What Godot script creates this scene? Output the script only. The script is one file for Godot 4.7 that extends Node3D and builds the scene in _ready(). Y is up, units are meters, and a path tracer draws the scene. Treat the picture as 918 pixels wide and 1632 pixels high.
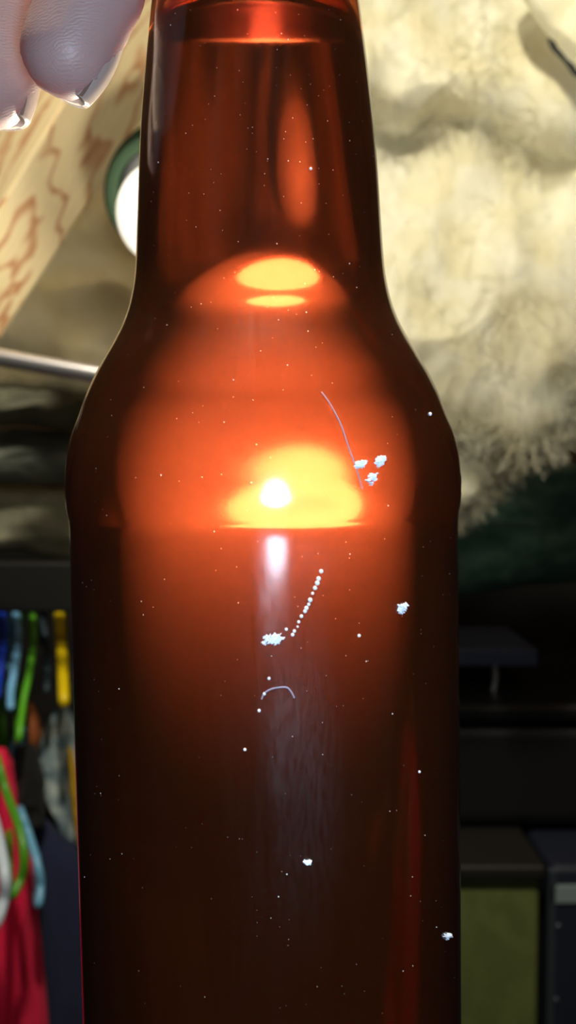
extends Node3D
# A brown bottle held up in front of a bare bulb, in an attic closet with fibreglass batts overhead.

const F := 1413.353          # focal length in pixels of a 918 x 1632 frame, 60 degrees high
const EYE := Vector3(0, 1.5, 0)
const PITCH := -3.0
const AXIS := Vector3(-0.00385, 1.5, -0.1406)   # where the bottle's axis passes the height of the eye
const BASE := 0.1265         # the bottle's base below that point

var names := {}
var view: Basis
var noise := FastNoiseLite.new()
var soft := FastNoiseLite.new()
var rng := RandomNumberGenerator.new()
var M := {}
var bottle_xf: Transform3D
var prof: PackedVector2Array

# ---------------------------------------------------------------- helpers
func at(px: float, py: float, d: float) -> Vector3:
	return EYE + view * (Vector3((px - 459.0) / F, (816.0 - py) / F, -1.0) * d)

func numbered(called: String) -> String:
	var k: int = names.get(called, 0)
	names[called] = k + 1
	return called if k == 0 else "%s_%03d" % [called, k]

func mat(c: Color, rough := 0.8, metal := 0.0) -> StandardMaterial3D:
	var m := StandardMaterial3D.new()
	m.albedo_color = c
	m.roughness = rough
	m.metallic = metal
	return m

func tag(o: Node, label: String, category := "", group := "", kind := "") -> void:
	if label: o.set_meta("label", label)
	if category: o.set_meta("category", category)
	if group: o.set_meta("group", group)
	if kind: o.set_meta("kind", kind)

func thing(called: String, label: String, category: String, where := Vector3.ZERO, group := "") -> Node3D:
	var o := Node3D.new()
	o.name = numbered(called)
	add_child(o)
	o.position = where
	tag(o, label, category, group)
	return o

func obj(called: String, mesh: Mesh, m: Material, parent: Node = null) -> MeshInstance3D:
	var o := MeshInstance3D.new()
	o.mesh = mesh
	o.material_override = m
	if parent == null:
		o.name = numbered(called)
		add_child(o)
	else:
		o.name = called
		parent.add_child(o, true)
	return o

func struct(called: String, mesh: Mesh, m: Material, where := Transform3D()) -> MeshInstance3D:
	var o := obj(called, mesh, m)
	o.transform = where
	o.set_meta("kind", "structure")
	return o

# a mesh out of points, normals, uvs and triangles; every triangle is turned so that its front looks along its normals
func build(p: PackedVector3Array, n: PackedVector3Array, uv: PackedVector2Array, idx: PackedInt32Array) -> ArrayMesh:
	for t in range(0, idx.size(), 3):
		var a := idx[t]
		var b := idx[t + 1]
		var c := idx[t + 2]
		var g := (p[c] - p[a]).cross(p[b] - p[a])
		if g.dot(n[a] + n[b] + n[c]) < 0.0:
			idx[t + 1] = c
			idx[t + 2] = b
	var arr := []
	arr.resize(Mesh.ARRAY_MAX)
	arr[Mesh.ARRAY_VERTEX] = p
	arr[Mesh.ARRAY_NORMAL] = n
	if uv.size() == p.size(): arr[Mesh.ARRAY_TEX_UV] = uv
	arr[Mesh.ARRAY_INDEX] = idx
	var m := ArrayMesh.new()
	m.add_surface_from_arrays(Mesh.PRIMITIVE_TRIANGLES, arr)
	return m

# several profiles (radius, height), each turned round y into one mesh; the outside lies to the right of the way along the profile
func lathe(profiles: Array, seg := 96, wobble := 0.0, wob_mid := 0.0, wob_half := 1.0) -> ArrayMesh:
	var p := PackedVector3Array()
	var n := PackedVector3Array()
	var uv := PackedVector2Array()
	var idx := PackedInt32Array()
	for pr: PackedVector2Array in profiles:
		var first := p.size()
		var long := 0.0
		var top := pr[0].y
		var low := pr[0].y
		for q in pr:
			top = maxf(top, q.y)
			low = minf(low, q.y)
		for i in pr.size():
			var d: Vector2 = pr[mini(i + 1, pr.size() - 1)] - pr[maxi(i - 1, 0)]
			d = d.normalized()
			for s in seg + 1:
				var a := TAU * s / seg
				var r := pr[i].x
				if wobble > 0.0 and r > 0.027:
					var fade := 1.0 - absf(pr[i].y - wob_mid) / wob_half
					if fade > 0.0: r += wobble * minf(1.0, fade * 2.0) * noise.get_noise_3d(cos(a) * 700.0, sin(a) * 700.0, pr[i].y * 45000.0)
				p.append(Vector3(r * sin(a), pr[i].y, r * cos(a)))
				n.append(Vector3(d.y * sin(a), -d.x, d.y * cos(a)).normalized())
				uv.append(Vector2(float(s) / seg, 1.0 - (pr[i].y - low) / maxf(top - low, 1e-6)))
		for i in pr.size() - 1:
			for s in seg:
				var k := first + i * (seg + 1) + s
				idx.append_array([k, k + 1, k + seg + 1, k + 1, k + seg + 2, k + seg + 1])
	return build(p, n, uv, idx)

func smooth_profile(pts: Array, step: float) -> PackedVector2Array:   # Catmull-Rom through (radius, height)
	var out := PackedVector2Array()
	for i in pts.size() - 1:
		var a: Vector2 = pts[maxi(i - 1, 0)]
		var b: Vector2 = pts[i]
		var c: Vector2 = pts[i + 1]
		var d: Vector2 = pts[mini(i + 2, pts.size() - 1)]
		# finite differences with the chord lengths, so that uneven spacing does not overshoot
		var h := maxf(b.distance_to(c), 1e-6)
		var m0 := (c - a) / maxf(b.distance_to(a) + h, 1e-6) * h if i > 0 else c - b
		var m1 := (d - b) / maxf(c.distance_to(d) + h, 1e-6) * h if i < pts.size() - 2 else c - b
		var k := maxi(1, int(ceil(h / step)))
		for j in k:
			var t := float(j) / k
			var t2 := t * t
			var t3 := t2 * t
			out.append(b * (2 * t3 - 3 * t2 + 1) + m0 * (t3 - 2 * t2 + t) + c * (3 * t2 - 2 * t3) + m1 * (t3 - t2))
	out.append(pts[pts.size() - 1])
	return out

func tube(path: PackedVector3Array, radius: float, seg := 10, closed := false, taper := false) -> ArrayMesh:
	var p := PackedVector3Array()
	var n := PackedVector3Array()
	var idx := PackedInt32Array()
	var side := Vector3.ZERO
	var count := path.size()
	for i in count:
		var t: Vector3 = (path[(i + 1) % count] - path[(i - 1 + count) % count]) if closed else (path[mini(i + 1, count - 1)] - path[maxi(i - 1, 0)])
		t = t.normalized()
		if side == Vector3.ZERO: side = t.cross(Vector3.UP if absf(t.y) < 0.9 else Vector3.RIGHT)
		side = (side - t * side.dot(t)).normalized()
		var up := t.cross(side)
		var r := radius
		if taper: r *= sqrt(maxf(0.02, 1.0 - pow(absf(2.0 * i / (count - 1.0) - 1.0), 6.0)))
		for s in seg:
			var a := TAU * s / seg
			var d := side * cos(a) + up * sin(a)
			p.append(path[i] + d * r)
			n.append(d)
	for i in (count if closed else count - 1):
		for s in seg:
			var a := i * seg + s
			var b := i * seg + (s + 1) % seg
			var c := ((i + 1) % count) * seg + s
			var d := ((i + 1) % count) * seg + (s + 1) % seg
			idx.append_array([a, b, c, b, d, c])
	if not closed:
		for e in 2:
			var i: int = 0 if e == 0 else count - 1
			var t: Vector3 = (path[0] - path[1]).normalized() if e == 0 else (path[i] - path[i - 1]).normalized()
			var k := p.size()
			p.append(path[i] + t * radius * 0.3)
			n.append(t)
			for s in seg: idx.append_array([k, i * seg + s, i * seg + (s + 1) % seg])
	return build(p, n, PackedVector2Array(), idx)

func curve(pts: Array, k := 8, closed := false) -> PackedVector3Array:
	var out := PackedVector3Array()
	var c := pts.size()
	for i in (c if closed else c - 1):
		var a: Vector3 = pts[(i - 1 + c) % c] if closed or i > 0 else pts[0]
		var b: Vector3 = pts[i]
		var d: Vector3 = pts[(i + 1) % c]
		var e: Vector3 = pts[(i + 2) % c] if closed or i < c - 2 else pts[c - 1]
		for j in k: out.append(b.cubic_interpolate(d, a, e, float(j) / k))
	if not closed: out.append(pts[c - 1])
	return out

func rounded_box(size: Vector3, r: float) -> ArrayMesh:   # a box with rounded edges, centred
	var p := PackedVector3Array()
	var n := PackedVector3Array()
	var idx := PackedInt32Array()
	var uv := PackedVector2Array()
	var h := size / 2.0 - Vector3.ONE * r
	var cuts := [-1.0, -0.92, -0.75, -0.45, 0.45, 0.75, 0.92, 1.0]
	for axis in 3:
		for s in [-1.0, 1.0]:
			var first := p.size()
			for i in 8:
				for j in 8:
					# each face runs over its flat middle and a quarter round at both sides
					var q := Vector3.ZERO
					var d := Vector3.ZERO
					q[axis] = s * h[axis]
					d[axis] = s
					var ax1 := (axis + 1) % 3
					var ax2 := (axis + 2) % 3
					q[ax1] = signf(cuts[i]) * h[ax1]
					q[ax2] = signf(cuts[j]) * h[ax2]
					d[ax1] = signf(cuts[i]) * tan(PI / 4 * clampf((absf(cuts[i]) - 0.45) / 0.55, 0, 1))
					d[ax2] = signf(cuts[j]) * tan(PI / 4 * clampf((absf(cuts[j]) - 0.45) / 0.55, 0, 1))
					d = d.normalized()
					p.append(q + d * r)
					n.append(d)
					uv.append(Vector2(i, j) / 7.0)
			for i in 7:
				for j in 7:
					var k := first + i * 8 + j
					idx.append_array([k, k + 1, k + 8, k + 1, k + 9, k + 8])
	return build(p, n, uv, idx)

# a soft mass with the outline given (pixels), at depth d0 (upper end) to d1 (lower end), thick metres deep, lumps of the given size
func pillow(outline: Array, d0: float, d1: float, thick: float, lump: float, amp: float, stretch := Vector3.ONE, ragged := 0.0, rim := 0.5, rings := 46, around := 180, offset := 0.0) -> ArrayMesh:
	var poly := PackedVector2Array()
	for q in outline: poly.append(q)
	var c := Vector2.ZERO
	var lo := 1e9
	var hi := -1e9
	for q in poly:
		c += q / poly.size()
		lo = minf(lo, q.y)
		hi = maxf(hi, q.y)
	var total := 0.0
	for i in poly.size(): total += poly[i].distance_to(poly[(i + 1) % poly.size()])
	var edge := PackedVector2Array()
	var seg := 0
	var gone := 0.0
	for k in around:
		var want := total * k / around
		while seg < poly.size() - 1 and gone + poly[seg].distance_to(poly[(seg + 1) % poly.size()]) < want:
			gone += poly[seg].distance_to(poly[(seg + 1) % poly.size()])
			seg += 1
		var a := poly[seg]
		var b := poly[(seg + 1) % poly.size()]
		edge.append(a.lerp(b, clampf((want - gone) / maxf(a.distance_to(b), 1e-6), 0, 1)))
	for pass_ in 2:
		var copy := edge.duplicate()
		for k in around: edge[k] = (copy[k] * 2.0 + copy[(k + 1) % around] + copy[(k - 1 + around) % around]) / 4.0
	var front := (view * Vector3(0, 0, 1))
	var p := PackedVector3Array()
	var idx := PackedInt32Array()
	for side in 2:
		var first := p.size()
		for j in rings + 1:
			var t := 1.0 - pow(1.0 - float(j) / rings, 1.5)
			for k in around:
				var e := edge[k]
				if ragged > 0.0: e += (e - c).normalized() * ragged * (noise.get_noise_2d(k * 90.0 / around * 6.0, offset * 50.0 + 7.0) + 0.7 * noise.get_noise_2d(k * 2400.0 / around, offset * 31.0))
				var q := c.lerp(e, t)
				var d := lerpf(d0, d1, (q.y - lo) / (hi - lo))
				var w := at(q.x, q.y, d)
				var dome := pow(maxf(0.0, 1.0 - t * t), rim)
				if side == 0:
					var s := (w + Vector3(offset, offset * 0.7, 0)) * stretch / lump
					var rel := 0.8 - 1.6 * absf(soft.get_noise_3dv(s)) + 0.7 * soft.get_noise_3dv(s * 1.7 + Vector3(9, 4, 2)) + 0.22 * soft.get_noise_3dv(s * 4.1)
					w += front * (thick * dome + amp * rel * minf(1.0, dome * 1.6))
				else:
					w -= front * thick * 0.35 * dome
				p.append(w)
		for j in rings:
			for k in around:
				var a := first + j * around + k
				var b := first + j * around + (k + 1) % around
				idx.append_array([a, b, a + around, b, b + around, a + around] if side == 0 else [a, a + around, b, b, a + around, b + around])
	# normals from the faces, joined across the rim
	var n := PackedVector3Array()
	n.resize(p.size())
	for t in range(0, idx.size(), 3):
		var g := (p[idx[t + 2]] - p[idx[t]]).cross(p[idx[t + 1]] - p[idx[t]])
		for m in 3: n[idx[t + m]] += g
	# one sign for the whole front: its middle must look at the eye
	var sum := Vector3.ZERO
	for k in range(around * 8, around * 20): sum += n[k]
	var flip := sum.dot(front) < 0.0
	var half := (rings + 1) * around
	for k in around:
		for side in 2:
			var mid := Vector3.ZERO
			for kk in around: mid += n[side * half + around + kk]
			if k == 0:
				for kk in around: n[side * half + kk] = mid
		var r0 := rings * around + k
		var both := n[r0] + n[half + r0]
		n[r0] = both
		n[half + r0] = both
	for k in n.size(): n[k] = (-n[k] if flip else n[k]).normalized()
	return build(p, n, PackedVector2Array(), idx)

func radius_at(h: float) -> float:     # of the bottle, at a height above its base
	for i in prof.size() - 1:
		if prof[i + 1].y >= h and prof[i].y <= h and prof[i + 1].y > prof[i].y:
			return lerpf(prof[i].x, prof[i + 1].x, (h - prof[i].y) / (prof[i + 1].y - prof[i].y))
	return 0.0

func on_glass(px: float, py: float) -> Array:     # point and normal on the bottle's front, in its own axes
	var inv := bottle_xf.affine_inverse()
	var o := inv * EYE
	var d := (inv.basis * (view * Vector3((px - 459.0) / F, (816.0 - py) / F, -1.0))).normalized()
	var t := 0.085
	while t < 0.17:
		var q := o + d * t
		if Vector2(q.x, q.z).length() < radius_at(q.y): break
		t += 0.0004
	for k in 12:
		t -= 0.0004 * pow(0.5, k) * (1 if Vector2((o + d * t).x, (o + d * t).z).length() < radius_at((o + d * t).y) else -1)
	var w := o + d * t
	var slope := (radius_at(w.y + 0.0005) - radius_at(w.y - 0.0005)) / 0.001
	var flat := Vector3(w.x, 0, w.z).normalized()
	return [w, (flat - Vector3.UP * slope).normalized()]

# ---------------------------------------------------------------- textures
func wood_image() -> ImageTexture:
	var n2 := FastNoiseLite.new()
	n2.seed = 11
	n2.frequency = 1.0
	var im := Image.create(256, 512, false, Image.FORMAT_RGB8)
	for y in 512:
		for x in 256:
			var u := x / 256.0
			var v := y / 512.0
			var warp := n2.get_noise_2d(u * 1.6, v * 2.2) * 1.5 + n2.get_noise_2d(u * 5.0, v * 2.0) * 0.12
			var ring := fposmod((u * 1.2 + warp) * 2.6, 1.0)
			var late := smoothstep(0.62, 0.90, ring) * (1.0 - smoothstep(0.92, 1.0, ring))
			late *= 0.75 + 0.5 * n2.get_noise_2d(u * 30.0, v * 12.0)
			var fibre := 0.05 * n2.get_noise_2d(u * 120.0, v * 6.0)
			var c := Color(0.99, 0.90, 0.70).lerp(Color(0.80, 0.54, 0.36), clampf(late, 0, 1))
			im.set_pixel(x, y, Color(c.r + fibre, c.g + fibre, c.b + fibre))
	return ImageTexture.create_from_image(im)

func noise_tex(freq: float, octaves: int, seed_: int, size := 256, normal := false, ramp: Gradient = null) -> NoiseTexture2D:
	var f := FastNoiseLite.new()
	f.seed = seed_
	f.frequency = freq
	f.fractal_octaves = octaves
	var t := NoiseTexture2D.new()
	t.width = size
	t.height = size
	t.seamless = true
	t.noise = f
	t.as_normal_map = normal
	if ramp: t.color_ramp = ramp
	return t

func two(a: Color, b: Color, c0 := 0.3, c1 := 0.7) -> Gradient:
	var g := Gradient.new()
	g.offsets = PackedFloat32Array([c0, c1])
	g.colors = PackedColorArray([a, b])
	return g

func mottled(a: Color, b: Color, freq: float, scale: float, rough := 0.9, seed_ := 1) -> StandardMaterial3D:
	var m := mat(Color.WHITE, rough)
	m.albedo_texture = noise_tex(freq, 4, seed_, 256, false, two(a, b))
	m.uv1_triplanar = true
	m.uv1_world_triplanar = true
	m.uv1_scale = Vector3.ONE * scale
	return m

func smear_image() -> ImageTexture:     # the dried film on the glass: soft upright streaks, on the bottle's own uv
	var im := Image.create(1024, 1024, false, Image.FORMAT_L8)
	var n2 := FastNoiseLite.new()
	n2.seed = 5
	n2.frequency = 1.0
	var spots := [[430, 905, 13, 52, 0.9], [424, 960, 8, 50, 0.5], [500, 1200, 42, 120, 0.5], [515, 1330, 30, 120, 0.35], [265, 955, 10, 40, 0.4], [440, 1230, 14, 50, 0.4], [535, 880, 40, 36, 0.35], [455, 1140, 26, 40, 0.35], [320, 620, 40, 90, 0.25], [340, 260, 22, 120, 0.35], [455, 1400, 30, 90, 0.25], [620, 1150, 24, 140, 0.2], [250, 1200, 18, 200, 0.2]]
	var where := []
	var h_all := 0.2335
	for s in spots:
		var w: Array = on_glass(s[0], s[1])
		var q: Vector3 = w[0]
		where.append([fposmod(atan2(q.x, q.z) / TAU, 1.0), 1.0 - q.y / h_all, s[2] / 10.0 / 1000.0 / (TAU * 0.03), s[3] / 10.0 / 1000.0 / h_all, s[4]])
	for y in 1024:
		for x in 1024:
			var u := (x + 0.5) / 1024.0
			var v := (y + 0.5) / 1024.0
			if u > 0.24 and u < 0.76: continue
			var base := 0.10 + 0.12 * n2.get_noise_2d(u * 150.0, v * 5.0) + 0.10 * n2.get_noise_2d(u * 40.0, v * 3.0)
			for w in where:
				var du: float = u - w[0]
				du -= roundf(du)
				var dv: float = (v - w[1]) / w[3]
				du /= w[2]
				var q := du * du + dv * dv
				if q < 5.0: base += w[4] * exp(-q) * (0.8 + 0.9 * n2.get_noise_2d(u * 260.0, v * 60.0))
			var b := clampf(base, 0, 1)
			im.set_pixel(x, y, Color(b, b, b))
	return ImageTexture.create_from_image(im)

# ---------------------------------------------------------------- the hand: joints, tapered capsules, smooth minimum, surface nets
func cam_mm(px: float, py: float, d: float) -> Vector3:
	return Vector3((px - 459.0) / F * d, (816.0 - py) / F * d, -d)

func splat(field: PackedFloat32Array, lo: Vector3, dim: Vector3i, cell: float, a: Vector3, b: Vector3, ra: float, rb: float, k: float) -> void:
	var reach := maxf(ra, rb) + 9.0
	var mn := (Vector3(minf(a.x, b.x), minf(a.y, b.y), minf(a.z, b.z)) - Vector3.ONE * reach - lo) / cell
	var mx := (Vector3(maxf(a.x, b.x), maxf(a.y, b.y), maxf(a.z, b.z)) + Vector3.ONE * reach - lo) / cell
	var ab := b - a
	var l2 := maxf(ab.length_squared(), 1e-6)
	for z in range(maxi(0, int(mn.z)), mini(dim.z, int(mx.z) + 1)):
		for y in range(maxi(0, int(mn.y)), mini(dim.y, int(mx.y) + 1)):
			var row := (z * dim.y + y) * dim.x
			for x in range(maxi(0, int(mn.x)), mini(dim.x, int(mx.x) + 1)):
				var q := lo + Vector3(x, y, z) * cell - a
				var t := clampf(q.dot(ab) / l2, 0.0, 1.0)
				var d := (q - ab * t).length() - lerpf(ra, rb, t)
				var e := field[row + x]
				if k > 0.0 and absf(d - e) < k:
					var h := (k - absf(d - e)) / k
					field[row + x] = minf(d, e) - h * h * k * 0.25
				else:
					field[row + x] = minf(d, e)

func hand_grid(chains: Array, lo: Vector3, hi: Vector3, cell: float, p: PackedVector3Array, n: PackedVector3Array, idx: PackedInt32Array) -> void:
	var dim := Vector3i(((hi - lo) / cell).ceil())
	var total := PackedFloat32Array()
	total.resize(dim.x * dim.y * dim.z)
	total.fill(60.0)
	for ch in chains:
		var temp := PackedFloat32Array()
		temp.resize(total.size())
		temp.fill(60.0)
		for bone in ch.bones: splat(temp, lo, dim, cell, bone[0], bone[1], bone[2], bone[3], ch.k)
		var j: float = ch.join
		for i in total.size():
			var d := temp[i]
			if d >= 60.0: continue
			var e := total[i]
			if j > 0.0 and absf(d - e) < j:
				var h := (j - absf(d - e)) / j
				total[i] = minf(d, e) - h * h * j * 0.25
			else:
				total[i] = minf(d, e)
	var sx := 1
	var sy := dim.x
	var sz := dim.x * dim.y
	var off := [0, sx, sy, sx + sy, sz, sx + sz, sy + sz, sx + sy + sz]
	var vert := PackedInt32Array()
	vert.resize(total.size())
	vert.fill(-1)
	for z in dim.z - 1:
		for y in dim.y - 1:
			for x in dim.x - 1:
				var at_ := z * sz + y * sy + x
				var first := total[at_]
				if absf(first) > cell * 2.5: continue
				var s := first < 0.0
				var same := true
				for o in off:
					if (total[at_ + o] < 0.0) != s:
						same = false
						break
				if same: continue
				var sum := Vector3.ZERO
				var cnt := 0
				for e in [[0, 1], [2, 3], [4, 5], [6, 7], [0, 2], [1, 3], [4, 6], [5, 7], [0, 4], [1, 5], [2, 6], [3, 7]]:
					var a := total[at_ + off[e[0]]]
					var b := total[at_ + off[e[1]]]
					if (a < 0.0) == (b < 0.0): continue
					var t := a / (a - b)
					var pa := Vector3(e[0] & 1, (e[0] >> 1) & 1, e[0] >> 2)
					var pb := Vector3(e[1] & 1, (e[1] >> 1) & 1, e[1] >> 2)
					sum += pa.lerp(pb, t)
					cnt += 1
				var f := sum / cnt
				var g := Vector3.ZERO
				for c in 8:
					var wx := f.x if c & 1 else 1.0 - f.x
					var wy := f.y if c & 2 else 1.0 - f.y
					var wz := f.z if c & 4 else 1.0 - f.z
					var v: float = total[at_ + off[c]]
					g += Vector3((1.0 if c & 1 else -1.0) * wy * wz, (1.0 if c & 2 else -1.0) * wx * wz, (1.0 if c & 4 else -1.0) * wx * wy) * v
				vert[at_] = p.size()
				p.append((lo + (Vector3(x, y, z) + f) * cell) / 1000.0)
				n.append(g.normalized())
	for z in range(1, dim.z - 1):
		for y in range(1, dim.y - 1):
			for x in range(1, dim.x - 1):
				var at_ := z * sz + y * sy + x
				if vert[at_] < 0: continue
				var s := total[at_] < 0.0
				if (total[at_ + sx] < 0.0) != s: quad(idx, vert[at_], vert[at_ - sy], vert[at_ - sy - sz], vert[at_ - sz])
				if (total[at_ + sy] < 0.0) != s: quad(idx, vert[at_], vert[at_ - sx], vert[at_ - sx - sz], vert[at_ - sz])
				if (total[at_ + sz] < 0.0) != s: quad(idx, vert[at_], vert[at_ - sx], vert[at_ - sx - sy], vert[at_ - sy])

func quad(idx: PackedInt32Array, a: int, b: int, c: int, d: int) -> void:
	if a < 0 or b < 0 or c < 0 or d < 0: return
	idx.append_array([a, b, c, a, c, d])

func chain(joints: Array, k := 2.0, join := 0.0) -> Dictionary:
	var bones := []
	for i in joints.size() - 1: bones.append([joints[i][0], joints[i + 1][0], joints[i][1], joints[i + 1][1]])
	return {"bones": bones, "k": k, "join": join}

func nail_plate(tip: Vector3, root: Vector3, out: Vector3, r: float, long: float, spread: float) -> ArrayMesh:   # millimetres, camera axes
	var along := (tip - root).normalized()
	out = (out - along * out.dot(along)).normalized()
	var side := along.cross(out)
	var p := PackedVector3Array()
	var n := PackedVector3Array()
	var idx := PackedInt32Array()
	var nu := 22
	var nv := 20
	for layer in 2:
		for j in nv + 1:
			for i in nu + 1:
				var u := 2.0 * i / nu - 1.0
				var v := float(j) / nv
				var a := u * spread * (0.86 + 0.14 * sin(v * PI))
				var reach := long * v * (1.0 - 0.13 * u * u) + long * 0.12 * u * u
				var drop := -1.6 * pow(v, 3.0)
				var rad := r + (0.42 if layer == 0 else -0.9) + drop - 0.5 * pow(1.0 - v, 4.0) - 0.6 * pow(absf(u), 3.0)
				var d := out * cos(a) + side * sin(a)
				p.append((tip + along * (reach - long * 0.50) + d * rad) / 1000.0)
				n.append(d if layer == 0 else -d)
		var first := layer * (nu + 1) * (nv + 1)
		for j in nv:
			for i in nu:
				var k := first + j * (nu + 1) + i
				idx.append_array([k, k + 1, k + nu + 1, k + 1, k + nu + 2, k + nu + 1])
	var size := (nu + 1) * (nv + 1)
	for i in nu:
		for j in [0, nv]:
			var k: int = j * (nu + 1) + i
			idx.append_array([k, k + 1, k + size, k + 1, k + 1 + size, k + size])
	for j in nv:
		for i in [0, nu]:
			var k: int = j * (nu + 1) + i
			idx.append_array([k, k + nu + 1, k + size, k + nu + 1, k + nu + 1 + size, k + size])
	return build(p, n, PackedVector2Array(), idx)

func print_bump() -> ImageTexture:    # fine curved skin ridges
	var im := Image.create(256, 256, false, Image.FORMAT_L8)
	var n2 := FastNoiseLite.new()
	n2.seed = 3
	n2.frequency = 1.0
	for y in 256:
		for x in 256:
			var w := n2.get_noise_2d(x * 0.012, y * 0.012) * 7.0
			var v := 0.5 + 0.32 * sin((x * 0.35 + y * 0.94) * 0.42 + w) + 0.25 * n2.get_noise_2d(x * 0.2, y * 0.2)
			im.set_pixel(x, y, Color(v, v, v))
	return ImageTexture.create_from_image(im)

func make_hand() -> void:
	var o := thing("person", "pale hand reaching down beside the bottle neck, fingertips pointing down with flash on the pads", "person", EYE)
	o.basis = view
	var tip1 := cam_mm(108, 81, 128)
	var dip1 := cam_mm(152, -25, 127.5)
	var tip2 := cam_mm(-22, 118, 140)
	var dip2 := cam_mm(-12, -60, 139)
	var wrist := [cam_mm(180, -1650, 185), 17.0]
	var m1 := [cam_mm(262, -800, 142), 10.5]
	var m2 := [cam_mm(70, -860, 152), 11.0]
	var m3 := [cam_mm(-105, -840, 160), 10.5]
	var m4 := [cam_mm(-260, -790, 166), 9.5]
	var chains := [
		chain([[tip1, 6.7], [dip1, 7.25], [cam_mm(158, -290, 126.5), 7.8], m1], 0.5),
		chain([[tip2, 8.3], [dip2, 8.6], [cam_mm(-10, -330, 139), 9.0], m2], 0.5),
		chain([[cam_mm(-200, 60, 148), 7.6], [cam_mm(-190, -110, 148), 8.0], [cam_mm(-160, -370, 150), 8.6], m3], 0.5),
		chain([[cam_mm(-350, -80, 152), 6.4], [cam_mm(-340, -220, 152), 6.8], [cam_mm(-310, -430, 155), 7.4], m4], 0.5),
		chain([[cam_mm(644, -200, 131), 8.0], [cam_mm(646, -480, 129), 8.8], [cam_mm(545, -860, 141), 11.0], [cam_mm(400, -1250, 160), 14.0], wrist], 0.8),
		{"bones": [[m1[0], wrist[0], 11.0, 17.0], [m2[0], wrist[0], 11.5, 17.0], [m3[0], wrist[0], 11.0, 17.0], [m4[0], wrist[0], 10.0, 17.0], [m1[0], m4[0], 10.5, 10.0], [wrist[0], cam_mm(175, -2000, 203), 19.0, 24.0]], "k": 8.0, "join": 6.0},
	]
	var p := PackedVector3Array()
	var n := PackedVector3Array()
	var idx := PackedInt32Array()
	hand_grid(chains, Vector3(-112, 44, -240), Vector3(60, 440, -105), 1.8, p, n, idx)
	var skin := mat(Color(0.71, 0.60, 0.58), 0.45)
	skin.subsurf_scatter_enabled = true
	skin.subsurf_scatter_strength = 0.35
	skin.heightmap_enabled = true
	skin.heightmap_texture = print_bump()
	skin.heightmap_scale = 0.005
	skin.uv1_triplanar = true
	skin.uv1_scale = Vector3.ONE * 130.0
	obj("skin", build(p, n, PackedVector2Array(), idx), skin, o)
	var nm := mat(Color(0.93, 0.83, 0.78), 0.25)
	nm.backlight_enabled = true
	nm.backlight = Color(0.8, 0.8, 0.8)
	tag(obj("fingernail", nail_plate(tip1, dip1, Vector3(0.70, -0.30, -0.66), 6.75, 11.0, 1.05), nm, o), "backlit fingernail of the index finger")
	tag(obj("fingernail", nail_plate(tip2, dip2, Vector3(0.62, -0.25, -0.74), 8.2, 12.5, 1.1), nm, o), "glaring fingernail of the finger behind")

# ---------------------------------------------------------------- smaller builders
func bulb_mesh(r: float) -> ArrayMesh:     # crown down at y = -r, neck up
	var pts := []
	for i in 15: pts.append(Vector2(r * sin(i * 0.17), -r * cos(i * 0.17)))
	pts.append_array([Vector2(r * 0.66, r * 0.92), Vector2(r * 0.5, r * 1.35), Vector2(r * 0.44, r * 1.7)])
	return lathe([smooth_profile(pts, r * 0.08)], 48)

func screw_base(r: float, from: float, to: float) -> ArrayMesh:
	var pts := PackedVector2Array()
	for i in 41:
		var t := i / 40.0
		pts.append(Vector2(r * (0.44 + 0.03 * sin(t * TAU * 5.0)), lerpf(from, to, t)))
	pts.append(Vector2(0, to))
	return lathe([pts], 40)

func hanger(called: String, label: String, track: Array, d_top: float, d_mid: float, d_low: float, radius: float, m: Material, deep: float, group := "") -> Node3D:
	# a moulded hanger seen from its near end: that end follows the pixel track, the rest of the loop runs back behind it
	var o := thing(called, label, "hanger", Vector3.ZERO, group)
	var pts := []
	for i in track.size():
		var t := float(i) / (track.size() - 1)
		var d := lerpf(d_top, d_mid, t * 2.0) if t < 0.5 else lerpf(d_mid, d_low, t * 2.0 - 1.0)
		pts.append(at(track[i].x, track[i].y, d))
	var low: Vector3 = pts[pts.size() - 1]
	var top: Vector3 = pts[0]
	var back := low - EYE
	back.y = 0.0
	back = back.normalized() * deep
	var neck := top + back * 0.45 - Vector3(0, 0.05, 0)
	pts.append(low + back * 0.4)
	pts.append(low + back * 0.95)
	pts.append(low + back * 1.0 + Vector3(0, 0.025, 0))
	pts.append(top + back * 0.8)
	pts.append(neck)
	obj("frame", tube(curve(pts, 7, true), radius, 12, true), m, o)
	var hook := [neck, neck + Vector3(0, 0.02, 0)]
	for i in 9:
		var a := -PI * 0.5 + i * 0.5
		hook.append(neck + Vector3(0, 0.045, 0) + Vector3(-0.02 * cos(a) * 0.2, 0.02 + 0.02 * sin(a), 0.02 * cos(a)))
	obj("hook", tube(curve(hook, 4), radius * 0.7, 8), m, o)
	return o

func box_at(called: String, size: Vector3, r: float, m: Material, parent: Node, where: Vector3) -> MeshInstance3D:
	var o := obj(called, rounded_box(size, r), m, parent)
	o.position = where
	return o

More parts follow.
